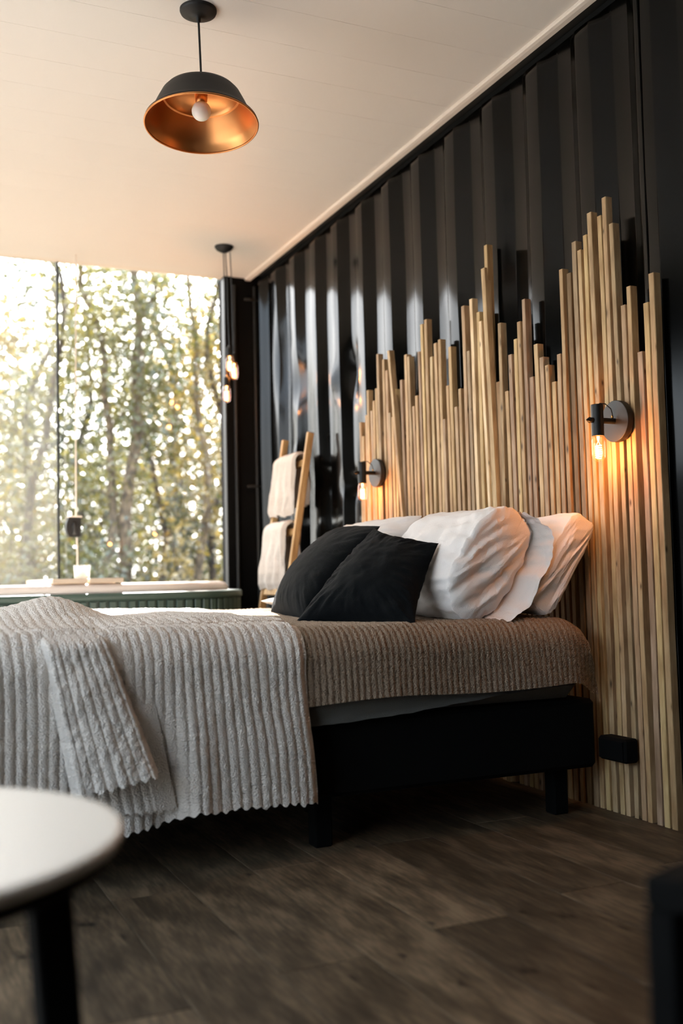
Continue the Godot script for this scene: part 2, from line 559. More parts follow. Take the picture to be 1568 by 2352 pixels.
func slat_headboard() -> void:
	# top of each batten: (z, height)
	var T := [-4.191, 1.405, -4.167, 1.338, -4.13, 1.428, -4.106, 1.536, -4.074, 1.439, -4.053, 1.48, -4.022, 1.529, -4.0, 1.676, -3.944, 1.641, -3.917, 1.588, -3.901, 1.403, -3.874, 1.381, -3.842, 1.494, -3.868, 1.663, -3.786, 1.523, -3.743, 1.62, -3.718, 1.607, -3.689, 1.397, -3.662, 1.436, -3.630, 1.609, -3.601, 1.714, -3.568, 1.725, -3.529, 1.567, -3.5, 1.615, -3.465, 1.622, -3.443, 1.307, -3.414, 1.432, -3.390, 1.577]
	T.append_array([-3.354, 1.34, -3.324, 1.404, -3.283, 1.708, -3.252, 1.532, -3.225, 1.72, -3.178, 1.659, -3.154, 1.619, -3.113, 1.887, -3.118, 1.802, -3.044, 1.587, -3.068, 1.383, -3.011, 1.34, -2.982, 1.462, -2.948, 1.509, -2.923, 1.563, -2.89, 1.632, -2.86, 1.361, -2.832, 1.466, -2.802, 1.416, -2.773, 1.384, -2.74, 1.323, -2.709, 1.407, -2.679, 1.675])
	T.append_array([-2.643, 1.652, -2.61, 1.743, -2.584, 1.709, -2.554, 1.747, -2.530, 1.809, -2.48, 1.783, -2.456, 1.832, -2.43, 1.743, -2.392, 1.486, -2.36, 1.534, -2.327, 1.334, -2.293, 1.468, -2.266, 1.546])
	var n := T.size() / 2
	var o := thing("slat_headboard", "tall headboard of uneven raw timber battens fixed to the black corrugated wall", "headboard", Vector3(2.0, 0, -3.2))
	for yy in [0.25, 0.75, 1.2]:
		part("support_rail", boxm(Vector3(0.028, 0.05, 1.86), 0.002, Vector3(0.035, yy, -0.0)), M.black_matt, o)
	for k in n:
		var zt: float = T[2 * k]
		var top: float = T[2 * k + 1]
		var zb := lerpf(-4.190, -2.266, float(k) / (n - 1)) * 0.75 + zt * 0.25 + rng.randf_range(-0.003, 0.003)
		var tilt := zt - zb
		var wd := rng.randf_range(0.0182, 0.0220)
		var front := rng.randf_range(0.0, 0.003)
		if k == 13: zb = -3.67; front = -0.013; wd = 0.020
		if k == 36: zb = -3.06; front = -0.012; wd = 0.024
		if k == 12: zb = -3.845
		if k == 34: zb = -3.09; front = -0.006
		if k == 38: zb = -3.05; front = 0.004
		tilt = zt - zb
		var r := RandomNumberGenerator.new()
		r.seed = 100 + k
		var bow := r.randf_range(-0.004, 0.004)
		var wv := noise(200 + k, 2.2, 2)
		var dp := 0.024
		# own origin half way up, with a height of its own so that the grain differs
		var oy := 0.35 + fmod(k * 0.37, 0.6)
		var mb := MB.new()
		var N := 14
		var notch := r.randf() < 0.16
		var ny := r.randf_range(0.5, 1.1)
		var p := PackedVector3Array()
		# ring of 8 corners per height: chamfered section
		var ch := 0.0016
		var ring := [Vector2(0, -wd / 2 + ch), Vector2(0, wd / 2 - ch), Vector2(ch, wd / 2), Vector2(dp, wd / 2), Vector2(dp, -wd / 2), Vector2(ch, -wd / 2)]
		var rows := []
		for j in N + 1:
			var v := float(j) / N
			var yy := v * top
			var zc := lerpf(zb, zt, v) + bow * sin(PI * v) + wv.get_noise_1d(yy) * 0.0022 + wd / 2
			var pull := 0.0
			if notch: pull = 0.006 * exp(-pow((yy - ny) / 0.05, 2.0))
			var row := []
			for q in ring:
				row.append(Vector3(q.x + front, yy - oy, zc + q.y + 3.2 - (pull if q.y > 0 else 0.0)))
			rows.append(row)
		for j in N:
			for i in 6:
				var i2 := (i + 1) % 6
				mb.quad(rows[j][i], rows[j][i2], rows[j + 1][i2], rows[j + 1][i])
		var tp: Array = rows[N]
		for i in range(1, 5):
			mb.tri(tp[0], tp[i], tp[i + 1])
		var ma: Material = M.slats[(k * 5 + k / 3) % 14]
		if k in [32, 36]: ma = M.slat_pale if k == 32 else M.slats[2]
		if k in [51, 44, 43, 14]: ma = M.slat_dark if k == 51 else M.slats[3]
		if k == 34: ma = M.slat_pale
		part("slat", mb.mesh(), ma, o, Vector3(0, oy, 0))

# ------------------------------------------------------------------ bed
func ribs(x: float, pitch: float, amp: float) -> float:
	var t := fposmod(x / pitch, 1.0)
	return amp * (pow(absf(sin(PI * t)), 0.7) - 0.6)

# a cross-section of the bed from the far side over the top to the near side; s in metres along it; returns (z, y, nz, ny)
func over_bed(s: float, grow: float, near_drop: float, far_drop: float) -> Array:
	var zf := -4.0 - grow
	var zn := -2.475 + grow
	var yt := 0.568 + grow
	var r := 0.075 + grow
	var L1 := far_drop
	var L2 := r * PI / 2
	var L3 := (zn - zf) - 2 * r
	if s < L1:
		return [zf, yt - r - (L1 - s), -1.0, 0.0]
	s -= L1
	if s < L2:
		var a := s / r
		return [zf + r - r * cos(a), yt - r + r * sin(a), -cos(a), sin(a)]
	s -= L2
	if s < L3:
		var q := s / L3
		return [zf + r + s, yt + 0.012 * (1.0 - sm(0.0, 0.75, q)), 0.0, 1.0]
	s -= L3
	if s < L2:
		var a := s / r
		return [zn - r + r * sin(a), yt - r + r * cos(a), sin(a), cos(a)]
	s -= L2
	return [zn + 0.02 * s / 0.3, yt - r - s, 1.0, 0.05]

func over_len(grow: float, near_drop: float, far_drop: float) -> float:
	return far_drop + near_drop + (0.075 + grow) * PI + (1.525 + 2 * grow) - 2 * (0.075 + grow)

func bed() -> void:
	var o := thing("bed", "wide black bed base standing against the timber batten headboard", "bed", Vector3(1.0, 0, -3.24))
	part("base", boxm(Vector3(1.9, 0.2, 1.46), 0.012, Vector3(0, 0.235, 0)), M.black_matt, o)
	for px in [-0.85, 0.09, 0.85]:
		for pz in [-0.66, 0.66]:
			part("leg", boxm(Vector3(0.05, 0.14, 0.05), 0.004, Vector3(px, 0.07, pz)), M.black_matt, o)
	# mattress with its pale fitted sheet, hanging a little loose on the near side
	var mt := thing("mattress", "thick mattress in a pale fitted sheet lying on the black bed base", "mattress", Vector3(0.98, 0.335, -3.24))
	part("core", boxm(Vector3(1.88, 0.20, 1.49), 0.05, Vector3(0, 0.105, 0)), M.sheet, mt)
	var wn := noise(31, 1.0, 3)
	var f := func(u: float, v: float) -> Vector3:
		var x := lerpf(-0.05, 1.91, u)
		var bot := 0.328 + 0.055 * sm(1.0, 1.9, x) + 0.004 * wn.get_noise_1d(x * 9.0)
		var yy := lerpf(bot, 0.5, v)
		var z := -2.492 + 0.018 * sin(PI * minf(v * 1.2, 1.0)) + 0.006 * wn.get_noise_2d(x * 5.0, v * 2.0)
		if v < 0.08: z += 0.012 * (0.08 - v) / 0.08
		# tucked in round the corner by the wall
		z -= 0.05 * sm(1.84, 1.91, x)
		return Vector3(x - 0.98, yy - 0.335, z + 3.24)
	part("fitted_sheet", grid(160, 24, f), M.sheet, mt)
	coverlet()
	blanket()
	pillows()

func coverlet() -> void:
	var o := thing("bedspread", "ribbed beige bedspread covering the mattress under the pillows", "bedspread", Vector3(0.98, 0.57, -3.24))
	var L := over_len(0.012, 0.098, 0.1)
	var wn := noise(41, 1.0, 3)
	var f := func(u: float, v: float) -> Vector3:
		var s := v * L
		var q := over_bed(s, 0.012, 0.1, 0.1)
		var side := sm(L - 0.2, L, s)
		var x := lerpf(-0.1, 1.90 + 0.05 * side, u)
		var a := ribs(x + 0.002 * wn.get_noise_2d(x * 3.0, s * 5.0), 0.0178, 0.0048) + 0.005 * wn.get_noise_2d(x * 3.0, s * 3.0) + 0.0016 * wn.get_noise_2d(x * 40.0, s * 40.0)
		# rounds down towards the wall and hangs in gentle waves
		var down := 0.05 * pow(sm(1.80, 1.95, x), 2.0)
		a += side * 0.006 * sin(x * 11.0 + 1.0)
		var hem := 0.012 * sin(x * 5.0) * side + 0.03 * sm(1.35, 0.9, x) * side
		return Vector3(x - 0.98, q[1] + q[3] * a - down - hem - 0.57, q[0] + q[2] * a - down * 0.8 * side + 3.24)
	part("cover", grid(760, 130, f), M.coverlet, o)

func blanket_top(x: float, z: float) -> float:
	# folds and mounds of the blanket where it lies on the bed
	var h := 0.0
	var g := func(cx: float, cz: float, sx: float, sz: float) -> float: return exp(-pow((x - cx) / sx, 2.0) - pow((z - cz) / sz, 2.0))
	h += 0.055 * g.call(0.50, -3.12, 0.11, 0.22)
	h += 0.035 * g.call(0.36, -3.15, 0.16, 0.35)
	h += 0.016 * g.call(0.84, -3.1, 0.14, 0.30)
	h += 0.022 * g.call(0.30, -3.75, 0.35, 0.30)
	h += 0.012 * g.call(0.75, -2.75, 0.25, 0.12)
	h -= 0.008 * g.call(0.52, -2.66, 0.03, 0.12)
	return h

func blanket() -> void:
	var o := thing("throw_blanket", "thick grey ribbed blanket spread over the foot half of the bed", "blanket", Vector3(0.5, 0.6, -3.24))
	var drop := 0.35
	var L := over_len(0.027, drop, 0.1)
	var wn := noise(51, 1.0, 3)
	var f := func(u: float, v: float) -> Vector3:
		var s := v * L
		var q := over_bed(s, 0.027, drop, 0.1)
		var hang := sm(L - drop, L, s)
		# right-hand edge runs askew over the bed
		var xr := 0.99 + 0.18 * (1.0 - v) + 0.02 * hang
		if v > 0.72: xr = 1.0 + 0.028 * hang + 0.055 * (1.0 - v)
		var x := lerpf(-0.45, xr, u)
		var lx := x - 0.02 * hang * sm(0.5, 1.0, x)
		var warp := 0.012 * wn.get_noise_2d(x * 2.0, s * 2.0) * (1.0 - hang)
		var a := ribs(lx + warp, 0.0245, lerpf(0.0030, 0.0062, sm(L - drop - 0.16, L - drop + 0.04, s))) + 0.0022 * wn.get_noise_2d(x * 45.0, s * 45.0)
		a += 0.006 * wn.get_noise_2d(x * 3.0, s * 3.0)
		var yy: float = q[1]
		var zz: float = q[0]
		if q[3] > 0.5: yy += blanket_top(x, zz) * sm(0.0, 0.25, -2.50 - zz)
		# hanging side: broad waves, a deep fold behind the turned-back corner
		a += hang * (0.014 * sin(x * 9.0 + 0.6) + 0.012 * sin(x * 4.1 + 2.0))
		a -= hang * 0.035 * exp(-pow((x - 0.60 - 0.05 * hang) / 0.05, 2.0))
		a += hang * 0.03 * exp(-pow((x - 0.70) / 0.05, 2.0))
		if u > 0.985: a -= 0.012 * (u - 0.985) / 0.015
		var hem := hang * (0.012 * sin(x * 6.0) + 0.006 * wn.get_noise_1d(x * 30.0) + 0.02 * sm(0.72, 0.6, x) + 0.004 * sin(TAU * lx / 0.0245))
		return Vector3(x - 0.5, yy + q[3] * a - hem - 0.6, zz + q[2] * a + 3.24)
	part("cover", grid(700, 170, f), M.blanket, o)
	# the corner folded back over the near side, ribs running askew
	var A := Vector3(0.350, 0.60, -2.475)
	var B := Vector3(0.500, 0.60, -2.475)
	var C := Vector3(0.612, 0.262, -2.405)
	var D := Vector3(0.414, 0.228, -2.415)
	var g := func(u: float, v: float) -> Vector3:
		var p := A.lerp(B, u).lerp(D.lerp(C, u), v)
		var wid := lerpf(0.15, 0.2, v)
		var rb := ribs(u * 0.19 + 0.004, 0.0245, 0.0060)
		if u < 0.13: rb = 0.003
		var a := 0.028 + rb + 0.010 * sin(PI * u) + 0.006 * wn.get_noise_2d(u * 3.0, v * 4.0) + 0.002 * wn.get_noise_2d(u * 9.0, v * 18.0)
		a *= sm(-0.04, 0.10, v)
		a -= 0.03 * pow(sm(0.90, 1.0, u), 2.0) + 0.03 * pow(sm(0.1, 0.0, u), 2.0)
		# bends over the edge of the bed at the top
		var top := sm(0.16, 0.0, v)
		return p + Vector3(0, -0.004 * sin(TAU * u * 7.8) * v + 0.012 * top * (1.0 - top), a - 0.085 * top * top) - Vector3(0.5, 0.6, -3.24)
	var m := MB.new()
	add_grid(m, 190, 130, g)
	part("turned_corner", m.mesh(), M.blanket, o).set_meta("label", "folded corner of the blanket with slanting ribs")
	# smooth hem of the lower layer below the fold
	var hf := func(u: float, v: float) -> Vector3:
		var x := lerpf(0.47, 0.665, u)
		var yy := lerpf(0.42, 0.168 + 0.004 * sin(x * 280.0), v)
		var a := ribs(x, 0.0245, 0.005) if u < 0.72 else 0.004
		return Vector3(x + 0.05 * (v - 1.0) - 0.5, yy - 0.6, -2.447 + a + 0.012 * sin(PI * u) + 3.24)
	part("under_fold", grid(90, 60, hf), M.blanket, o)

func pillow_mesh(bn: Vector3, bf: Vector3, tf: Vector3, tn: Vector3, thick_front: float, thick_back: float, sd: int, pw := 2.3, pinch := 0.07, wr := 0.006, root := Vector3.ZERO, blunt := false, rounding := 0.05) -> ArrayMesh:
	# corners: bottom near, bottom far, top far, top near; front looks towards -x
	var m := MB.new()
	var wn := noise(sd, 1.0, 3)
	var nrm := (bf - bn).cross(tn - bn).normalized()
	if nrm.x > 0: nrm = -nrm
	for side in [1.0, -1.0]:
		var f := func(u: float, v: float) -> Vector3:
			var a := 2.0 * u - 1.0
			var b := 2.0 * v - 1.0
			# denser towards the seams
			a = sin(a * PI / 2) * 0.6 + a * 0.4
			b = sin(b * PI / 2) * 0.6 + b * 0.4
			var ia := a * (1.0 - pinch * (1.0 - b * b) * absf(a * a * a))
			var ib := b * (1.0 - pinch * (1.0 - a * a) * absf(b * b * b))
			var cr := 1.0 - rounding * pow(absf(a * b), 4.0)
			ia *= cr
			ib *= cr
			var uu := 0.5 + ia / 2
			var vv := 0.5 + ib / 2
			var p := bn.lerp(bf, uu).lerp(tn.lerp(tf, uu), vv)
			var pa := pw
			if blunt and a < 0: pa = 5.0
			var e := pow(maxf(0.0, 1.0 - pow(absf(a), pa)), 0.55) * pow(maxf(0.0, 1.0 - pow(absf(b), pw)), 0.55)
			# heavier at the bottom
			e *= 1.0 - 0.18 * b
			var t := (thick_front if side > 0 else thick_back) * e
			# wrinkles run in from the seams
			var rad := 1.0 - minf(1.0 - absf(a), 1.0 - absf(b))
			var ang := atan2(b, a)
			var w := wn.get_noise_2d(ang * 5.0 + 30.0 * side, rad * 1.3) * sm(0.35, 0.9, rad) * 1.3 + wn.get_noise_3d(a * 2.2, b * 2.2, side * 9.0) * 0.9
			t += wr * w * (1.0 - pow(rad, 12.0))
			return p + nrm * t * side - root
		add_grid(m, 84, 84, f, side < 0)
	return m.mesh()

# a plump pillow as rings round its length: t along it from the near end, th round it, k scale of the ring
func roll_ring(t: float, th: float, k: float, c_near: Vector3, c_far: Vector3, hv: Vector3, tv: Vector3, po: float, sd: int) -> Vector3:
	if not noises.has(sd): noises[sd] = noise(sd, 1.0, 3)
	var wn: FastNoiseLite = noises[sd]
	var s := sin(th)
	var c := cos(th)
	var thin := 1.0 - 0.80 * pow(sm(0.55, 1.0, t), 1.6)
	var hh := 1.0 - 0.05 * sin(PI * t) + 0.06 * sm(0.9, 1.0, t)
	var ex := signf(c) * pow(absf(c), po)
	var ez := signf(s) * pow(absf(s), po)
	var p := c_near.lerp(c_far, t) + hv * ex * hh * k + tv * ez * thin * k * (1.12 if s > 0 else 0.75)
	var w := wn.get_noise_3d(t * 3.0, c * 1.6, s * 1.6) * 0.012 + wn.get_noise_3d(t * 9.0, c * 4.0 + 9.0, s * 4.0) * 0.007 * sm(0.35, 0.0, t)
	# creases that run in from the near end
	w += wn.get_noise_2d(th * 3.0 + 20.0, t * 1.2) * 0.006 * sm(0.40, 0.02, t)
	w *= clampf(tv.length() / 0.112, 0.35, 1.0)
	return p + (hv * c + tv * s).normalized() * w * k

func roll_mesh(ring: Callable, at: Vector3, sd: int, plump: float) -> ArrayMesh:
	var wf := noise(sd, 1.0, 2)
	var m := MB.new()
	var pp := PackedVector3Array()
	for j in 141:
		var v := j / 140.0
		for i in 141:
			var th := TAU * i / 140.0
			if v < 0.30:
				# the gathered near end
				var q := v / 0.30
				var p: Vector3 = ring.call(0.0, th, pow(q, 0.8) * 0.985)
				var deep := -0.034 * plump * sqrt(maxf(0.0, 1.0 - q * q))
				var ph := cos(th) * q
				var pt := sin(th) * q
				# folds slant from the upper back corner down to the front
				var al := ph * 0.80 - pt * 0.60
				var ac := ph * 0.60 + pt * 0.80
				var fold := (0.028 * wf.get_noise_2d(ac * 1.5, al * 0.45) + 0.012 * wf.get_noise_2d(ac * 3.0 + 7.0, al * 1.0) + 0.003 * wf.get_noise_2d(ac * 8.0 + 3.0, al * 3.0)) * sin(PI * minf(0.5 + q * 0.5, 1.0)) * plump
				var diag := -0.020 * exp(-pow((ac + 0.30 - 0.15 * al) / 0.16, 2.0)) * (1.0 - q * q) * plump
				pp.append(p + Vector3(-0.3, 0, 1).normalized() * (-deep + fold + diag) - at)
			else:
				var t := (v - 0.30) / 0.70
				t = t * t * 0.35 + t * 0.65
				pp.append(ring.call(t, th, 1.0 - 0.03 * exp(-t * 30.0)) - at)
	m.sheet(pp, 140, 140, false, true)
	return m.mesh()

func pillows() -> void:
	var V := func(x: float, y: float, z: float) -> Vector3: return Vector3(x, y, z)
	# flat one at the far end
	var at := Vector3(1.62, 0.60, -3.64)
	var o := thing("pillow", "white pillow lying flat at the far end of the bed behind the black cushions", "pillow", at, "white pillows")
	part("pillow_body", pillow_mesh(Vector3(1.84, 0.628, -3.28), Vector3(1.84, 0.628, -3.97), Vector3(1.42, 0.622, -3.97), Vector3(1.42, 0.622, -3.28), 0.03, 0.045, 61, 2.6, 0.05, 0.004, at), M.linen, o)
	at = Vector3(1.62, 0.64, -3.56)
	o = thing("pillow", "white pillow leaning on the headboard behind the rear black cushion under the far lamp", "pillow", at, "white pillows")
	part("pillow_body", pillow_mesh(Vector3(1.60, 0.67, -3.235), Vector3(1.50, 0.675, -3.95), Vector3(1.74, 0.905, -3.90), Vector3(1.80, 0.93, -3.235), 0.085, 0.06, 62, 2.3, 0.05, 0.007, at), M.linen, o)
	at = Vector3(1.85, 0.585, -2.8)
	o = thing("pillow", "white pillow nearest the headboard, leaning under the near lamp in its warm glow", "pillow", at, "white pillows")
	part("pillow_body", roll_mesh(roll_ring.bind(Vector3(1.868, 0.731, -2.525), Vector3(1.86, 0.738, -3.14), Vector3(0.092, 0.138, 0.0), Vector3(-0.046, 0.031, 0.0), 0.42, 63), at, 69, 0.45), M.linen, o)
	at = Vector3(1.6, 0.585, -2.85)
	o = thing("pillow", "big white pillow with the open end of its case, right of the front black cushion", "pillow", at, "white pillows")
	var wn := noise(65, 1.0, 3)
	var ring := roll_ring.bind(Vector3(1.650, 0.730, -2.575), Vector3(1.660, 0.745, -3.21), Vector3(0.115, 0.152, 0.0), Vector3(-0.0896, 0.0672, 0.0), 0.85, 65)
	var bd := part("pillow_body", roll_mesh(ring, at, 68, 1.0), M.linen, o)
	var hv := Vector3(0.115, 0.152, 0.0)
	var tv := Vector3(-0.0896, 0.0672, 0.0)
	# loose hem of the case standing out behind the near end
	var fl := func(u: float, v: float) -> Vector3:
		var th := lerpf(0.10, -PI - 0.02, v)
		var p: Vector3 = ring.call(0.02, th, 1.0)
		var b := sin(PI * v)
		var flare := 0.25 + 0.75 * pow(b, 0.7)
		p += Vector3(0.028 * u * flare, -0.004 * u, 0.088 * u * flare)
		p += (hv * cos(th) + tv * sin(th)).normalized() * (0.016 * u * u * flare + 0.012 * u * wn.get_noise_2d(u * 2.0, v * 5.0))
		return p - at
	part("case_hem", grid(20, 80, fl), M.linen, bd)
	# black cushions
	at = Vector3(1.42, 0.58, -3.32)
	o = thing("cushion", "square black cushion at the back, left of the other black cushion", "cushion", at, "black cushions")
	part("cushion_body", pillow_mesh(Vector3(1.25, 0.578, -3.06), Vector3(1.325, 0.578, -3.57), Vector3(1.60, 0.898, -3.57), Vector3(1.535, 0.878, -3.06), 0.085, 0.06, 66, 2.0, 0.045, 0.004, at, false, 0.02), M.cushion, o)
	at = Vector3(1.33, 0.57, -2.75)
	o = thing("cushion", "square black cushion in front, resting on the big white pillow", "cushion", at, "black cushions")
	part("cushion_body", pillow_mesh(Vector3(1.36, 0.572, -2.52), Vector3(1.165, 0.572, -2.93), Vector3(1.478, 0.866, -3.0), Vector3(1.532, 0.803, -2.68), 0.075, 0.05, 67, 1.9, 0.11, 0.006, at, false, 0.0), M.cushion, o)

# ------------------------------------------------------------------ outside
func leaf_mesh(sz: float) -> ArrayMesh:
	var m := MB.new()
	var a := Vector3(0, 0, 0)
	var b := Vector3(0.30 * sz, 0.06 * sz, 0.42 * sz)
	var c := Vector3(0, -0.05 * sz, sz)
	var d := Vector3(-0.30 * sz, 0.06 * sz, 0.42 * sz)
	var mid := Vector3(0, -0.03 * sz, 0.45 * sz)
	m.tri(a, mid, b)
	m.tri(mid, c, b)
	m.tri(a, d, mid)
	m.tri(mid, d, c)
	return m.mesh()

func foliage(called: String, lm: Mesh, ma: Material, parent: Node, xf: Array) -> void:
	var mm := MultiMesh.new()
	mm.transform_format = MultiMesh.TRANSFORM_3D
	mm.mesh = lm
	mm.instance_count = xf.size()
	for i in xf.size():
		mm.set_instance_transform(i, xf[i])
	var o := MultiMeshInstance3D.new()
	o.name = called
	o.multimesh = mm
	o.material_override = ma
	o.set_meta("kind", "stuff")
	parent.add_child(o, true)

func turn(r: RandomNumberGenerator) -> Basis:
	return Basis(Vector3(r.randf_range(-1, 1), r.randf_range(-1, 1), r.randf_range(-1, 1)).normalized(), r.randf() * TAU)

func tree(called: String, label: String, group: String, base: Vector3, top: Vector3, rad: float, bark: Material, lf: int, leaves: int, spread: float, lsize: float, low: float, sd: int) -> void:
	var o := thing(called, label, "tree", base, group)
	var r := RandomNumberGenerator.new()
	r.seed = sd
	var wn := noise(sd, 1.0, 2)
	var path := []
	var d := top - base
	for k in 15:
		var v := k / 14.0
		path.append(d * v + Vector3(wn.get_noise_1d(v * 2.0), 0, wn.get_noise_1d(v * 2.0 + 40.0)) * 0.35 * minf(v * 3.0, 1.0))
	var m := MB.new()
	m.tube(path, rad, rad * 0.3, 9)
	var xf := []
	var nb := 16
	for b in nb:
		var v := lerpf(low, 0.97, (b + r.randf()) / nb)
		var p: Vector3 = path[int(v * 14)]
		var ang := r.randf() * TAU
		var len := spread * (1.15 - 0.7 * v) * r.randf_range(0.6, 1.1)
		var dir := Vector3(cos(ang), r.randf_range(0.2, 1.0), sin(ang)).normalized()
		var bp := [p]
		for q in 4:
			bp.append(bp[-1] + dir * len / 4)
			dir = (dir + Vector3(r.randf_range(-0.3, 0.3), r.randf_range(-0.25, 0.15), r.randf_range(-0.3, 0.3))).normalized()
		m.tube(bp, rad * 0.32 * (1.2 - v), rad * 0.08, 5)
		var per := leaves / nb
		for q in per:
			var w := pow(r.randf(), 0.6)
			var c: Vector3 = bp[0].lerp(bp[4], 0.25 + 0.85 * w) if w < 0.3 else bp[clampi(int(w * 5.0), 1, 4)]
			c += Vector3(r.randfn(), r.randfn() * 0.8, r.randfn()) * spread * 0.22
			var s := r.randf_range(0.7, 1.3)
			xf.append(Transform3D(turn(r).scaled(Vector3.ONE * s), c))
	part("trunk", m.mesh(), bark, o)
	foliage("foliage", leaf_mesh(lsize), M.leaf[lf], o, xf)

func where(b: Vector3) -> String:
	# which stretch of the window a thing outside is seen through
	var x := b.x * 5.75 / -b.z
	var names := ["beyond the far left of the fogged pane", "behind the left part of the fogged pane", "behind the middle of the fogged pane", "behind the fogged pane beside the dark joint", "behind the clear pane beside the dark joint", "behind the lantern in the clear pane", "left of the thick pale trunk", "behind the thick pale trunk", "right of the thick pale trunk", "behind the right half of the clear pane", "beside the black jamb", "hidden behind the black jamb"]
	var n := "%s" % names[clampi(int((x - 0.25) / 0.155), 0, 11)]
	if b.z < -15.0: n += ", far back"
	return n

func trees() -> void:
	var gr := MB.new()
	gr.box(Vector3(2, -0.35, -17), Vector3(46, 0.2, 22), 0.0)
	gr.box(Vector3(-10, -0.35, 0), Vector3(14.5, 0.2, 12), 0.0)
	var g := structure("ground", "earth of the woodland outside the window")
	part("earth", gr.mesh(), M.soil, g)
	# trunks the photograph shows, left to right
	tree("tree", "slender leaning tree left of the dark joint, hazy behind the fogged glass", "", Vector3(1.40, -0.25, -10.6), Vector3(1.7, 4.6, -10.9), 0.055, M.bark, 1, 2300, 0.85, 0.075, 0.12, 301)
	tree("tree", "slim brown tree just right of the dark glass joint, leaning left as it rises", "", Vector3(2.27, -0.25, -11), Vector3(1.95, 5.0, -11.1), 0.062, M.bark_pale, 1, 2300, 0.75, 0.07, 0.3, 302)
	tree("tree", "straight thick pale-barked tree near the middle of the clear pane", "", Vector3(2.40, -0.25, -11), Vector3(2.50, 5.6, -11), 0.085, M.bark_pale, 0, 2500, 0.85, 0.075, 0.42, 303)
	tree("tree", "pale thin tree in the right half of the clear pane, leafy to its foot", "", Vector3(3.26, -0.25, -11), Vector3(3.33, 5.0, -11.3), 0.058, M.bark_pale, 2, 2300, 0.8, 0.07, 0.3, 304)
	tree("tree", "dark slim tree close to the black jamb at the right of the window", "", Vector3(3.48, -0.25, -11.3), Vector3(3.65, 5.2, -11.2), 0.05, M.bark, 0, 2300, 0.8, 0.07, 0.2, 305)
	tree("tree", "dark thin tree between the thick pale tree and the pale thin tree", "", Vector3(3.0, -0.25, -11.8), Vector3(2.95, 4.8, -12), 0.045, M.bark, 3, 2300, 0.8, 0.075, 0.15, 306)
	# the wood behind them
	var r := RandomNumberGenerator.new()
	r.seed = 90
	var spots := [[-1.2, -12.5], [0.0, -13.2], [0.9, -12.6], [1.9, -13.4], [2.7, -14.2], [3.6, -13.0], [4.3, -13.8], [5.1, -14.5], [1.3, -15.6], [3.1, -16.2], [4.8, -16.8], [-0.6, -16.0], [2.2, -17.8]]
	var words := ["tall", "bushy", "airy", "dense", "broad", "slim", "leafy"]
	for k in spots.size():
		var b := Vector3(spots[k][0], -0.25, spots[k][1])
		tree("forest_tree", "%s wood tree, %s" % [words[k % 7], where(b)], "trees of the wood behind", b, b + Vector3(r.randf_range(-0.3, 0.3), r.randf_range(4.6, 5.6) - 1.6 * sm(1.5, -1.0, b.x), 0), 0.07, M.bark, k % 4, 1900, 1.25, 0.11, 0.08, 400 + k)
	# low thicket that closes the lower half of the view
	for k in range(2, 8):
		var b := Vector3(-0.5 + k * 0.95, -0.25, -17.5 - r.randf() * 2.0)
		tree("thicket_tree", "low %s thicket tree, %s" % [["dense", "round", "ragged", "spreading", "thin", "dark"][k % 6], where(b)], "low trees at the back of the wood", b, b + Vector3(r.randf_range(-0.3, 0.3), r.randf_range(3.0, 3.8), 0), 0.05, M.bark, (k + 3) % 4, 1300, 1.15, 0.16, 0.02, 500 + k)
	# undergrowth
	for k in range(2, 8):
		var b := Vector3(-0.6 + k * 0.62 + r.randf_range(-0.2, 0.2), -0.25, -10.2 - r.randf() * 1.4)
		var o := thing("shrub", "%s shrub low under the trees, %s" % [["leafy", "spindly", "small", "thick", "tall", "loose"][k % 6], where(b)], "shrub", b, "shrubs of the undergrowth")
		var m := MB.new()
		var xf := []
		for q in 9:
			var dir := Vector3(r.randf_range(-0.6, 0.6), 1, r.randf_range(-0.6, 0.6)).normalized()
			var len := r.randf_range(0.9, 1.7)
			m.tube([Vector3.ZERO, dir * len * 0.5, dir * len + Vector3(r.randf_range(-0.1, 0.1), 0, 0)], 0.014, 0.004, 5)
			for w in 130:
				var t := r.randf_range(0.2, 1.05)
				xf.append(Transform3D(turn(r).scaled(Vector3.ONE * r.randf_range(0.7, 1.3)), dir * len * t + Vector3(r.randfn(), r.randfn(), r.randfn()) * 0.13))
		part("stems", m.mesh(), M.bark, o)
		foliage("foliage", leaf_mesh(0.08), M.leaf[(k * 3) % 4], o, xf)

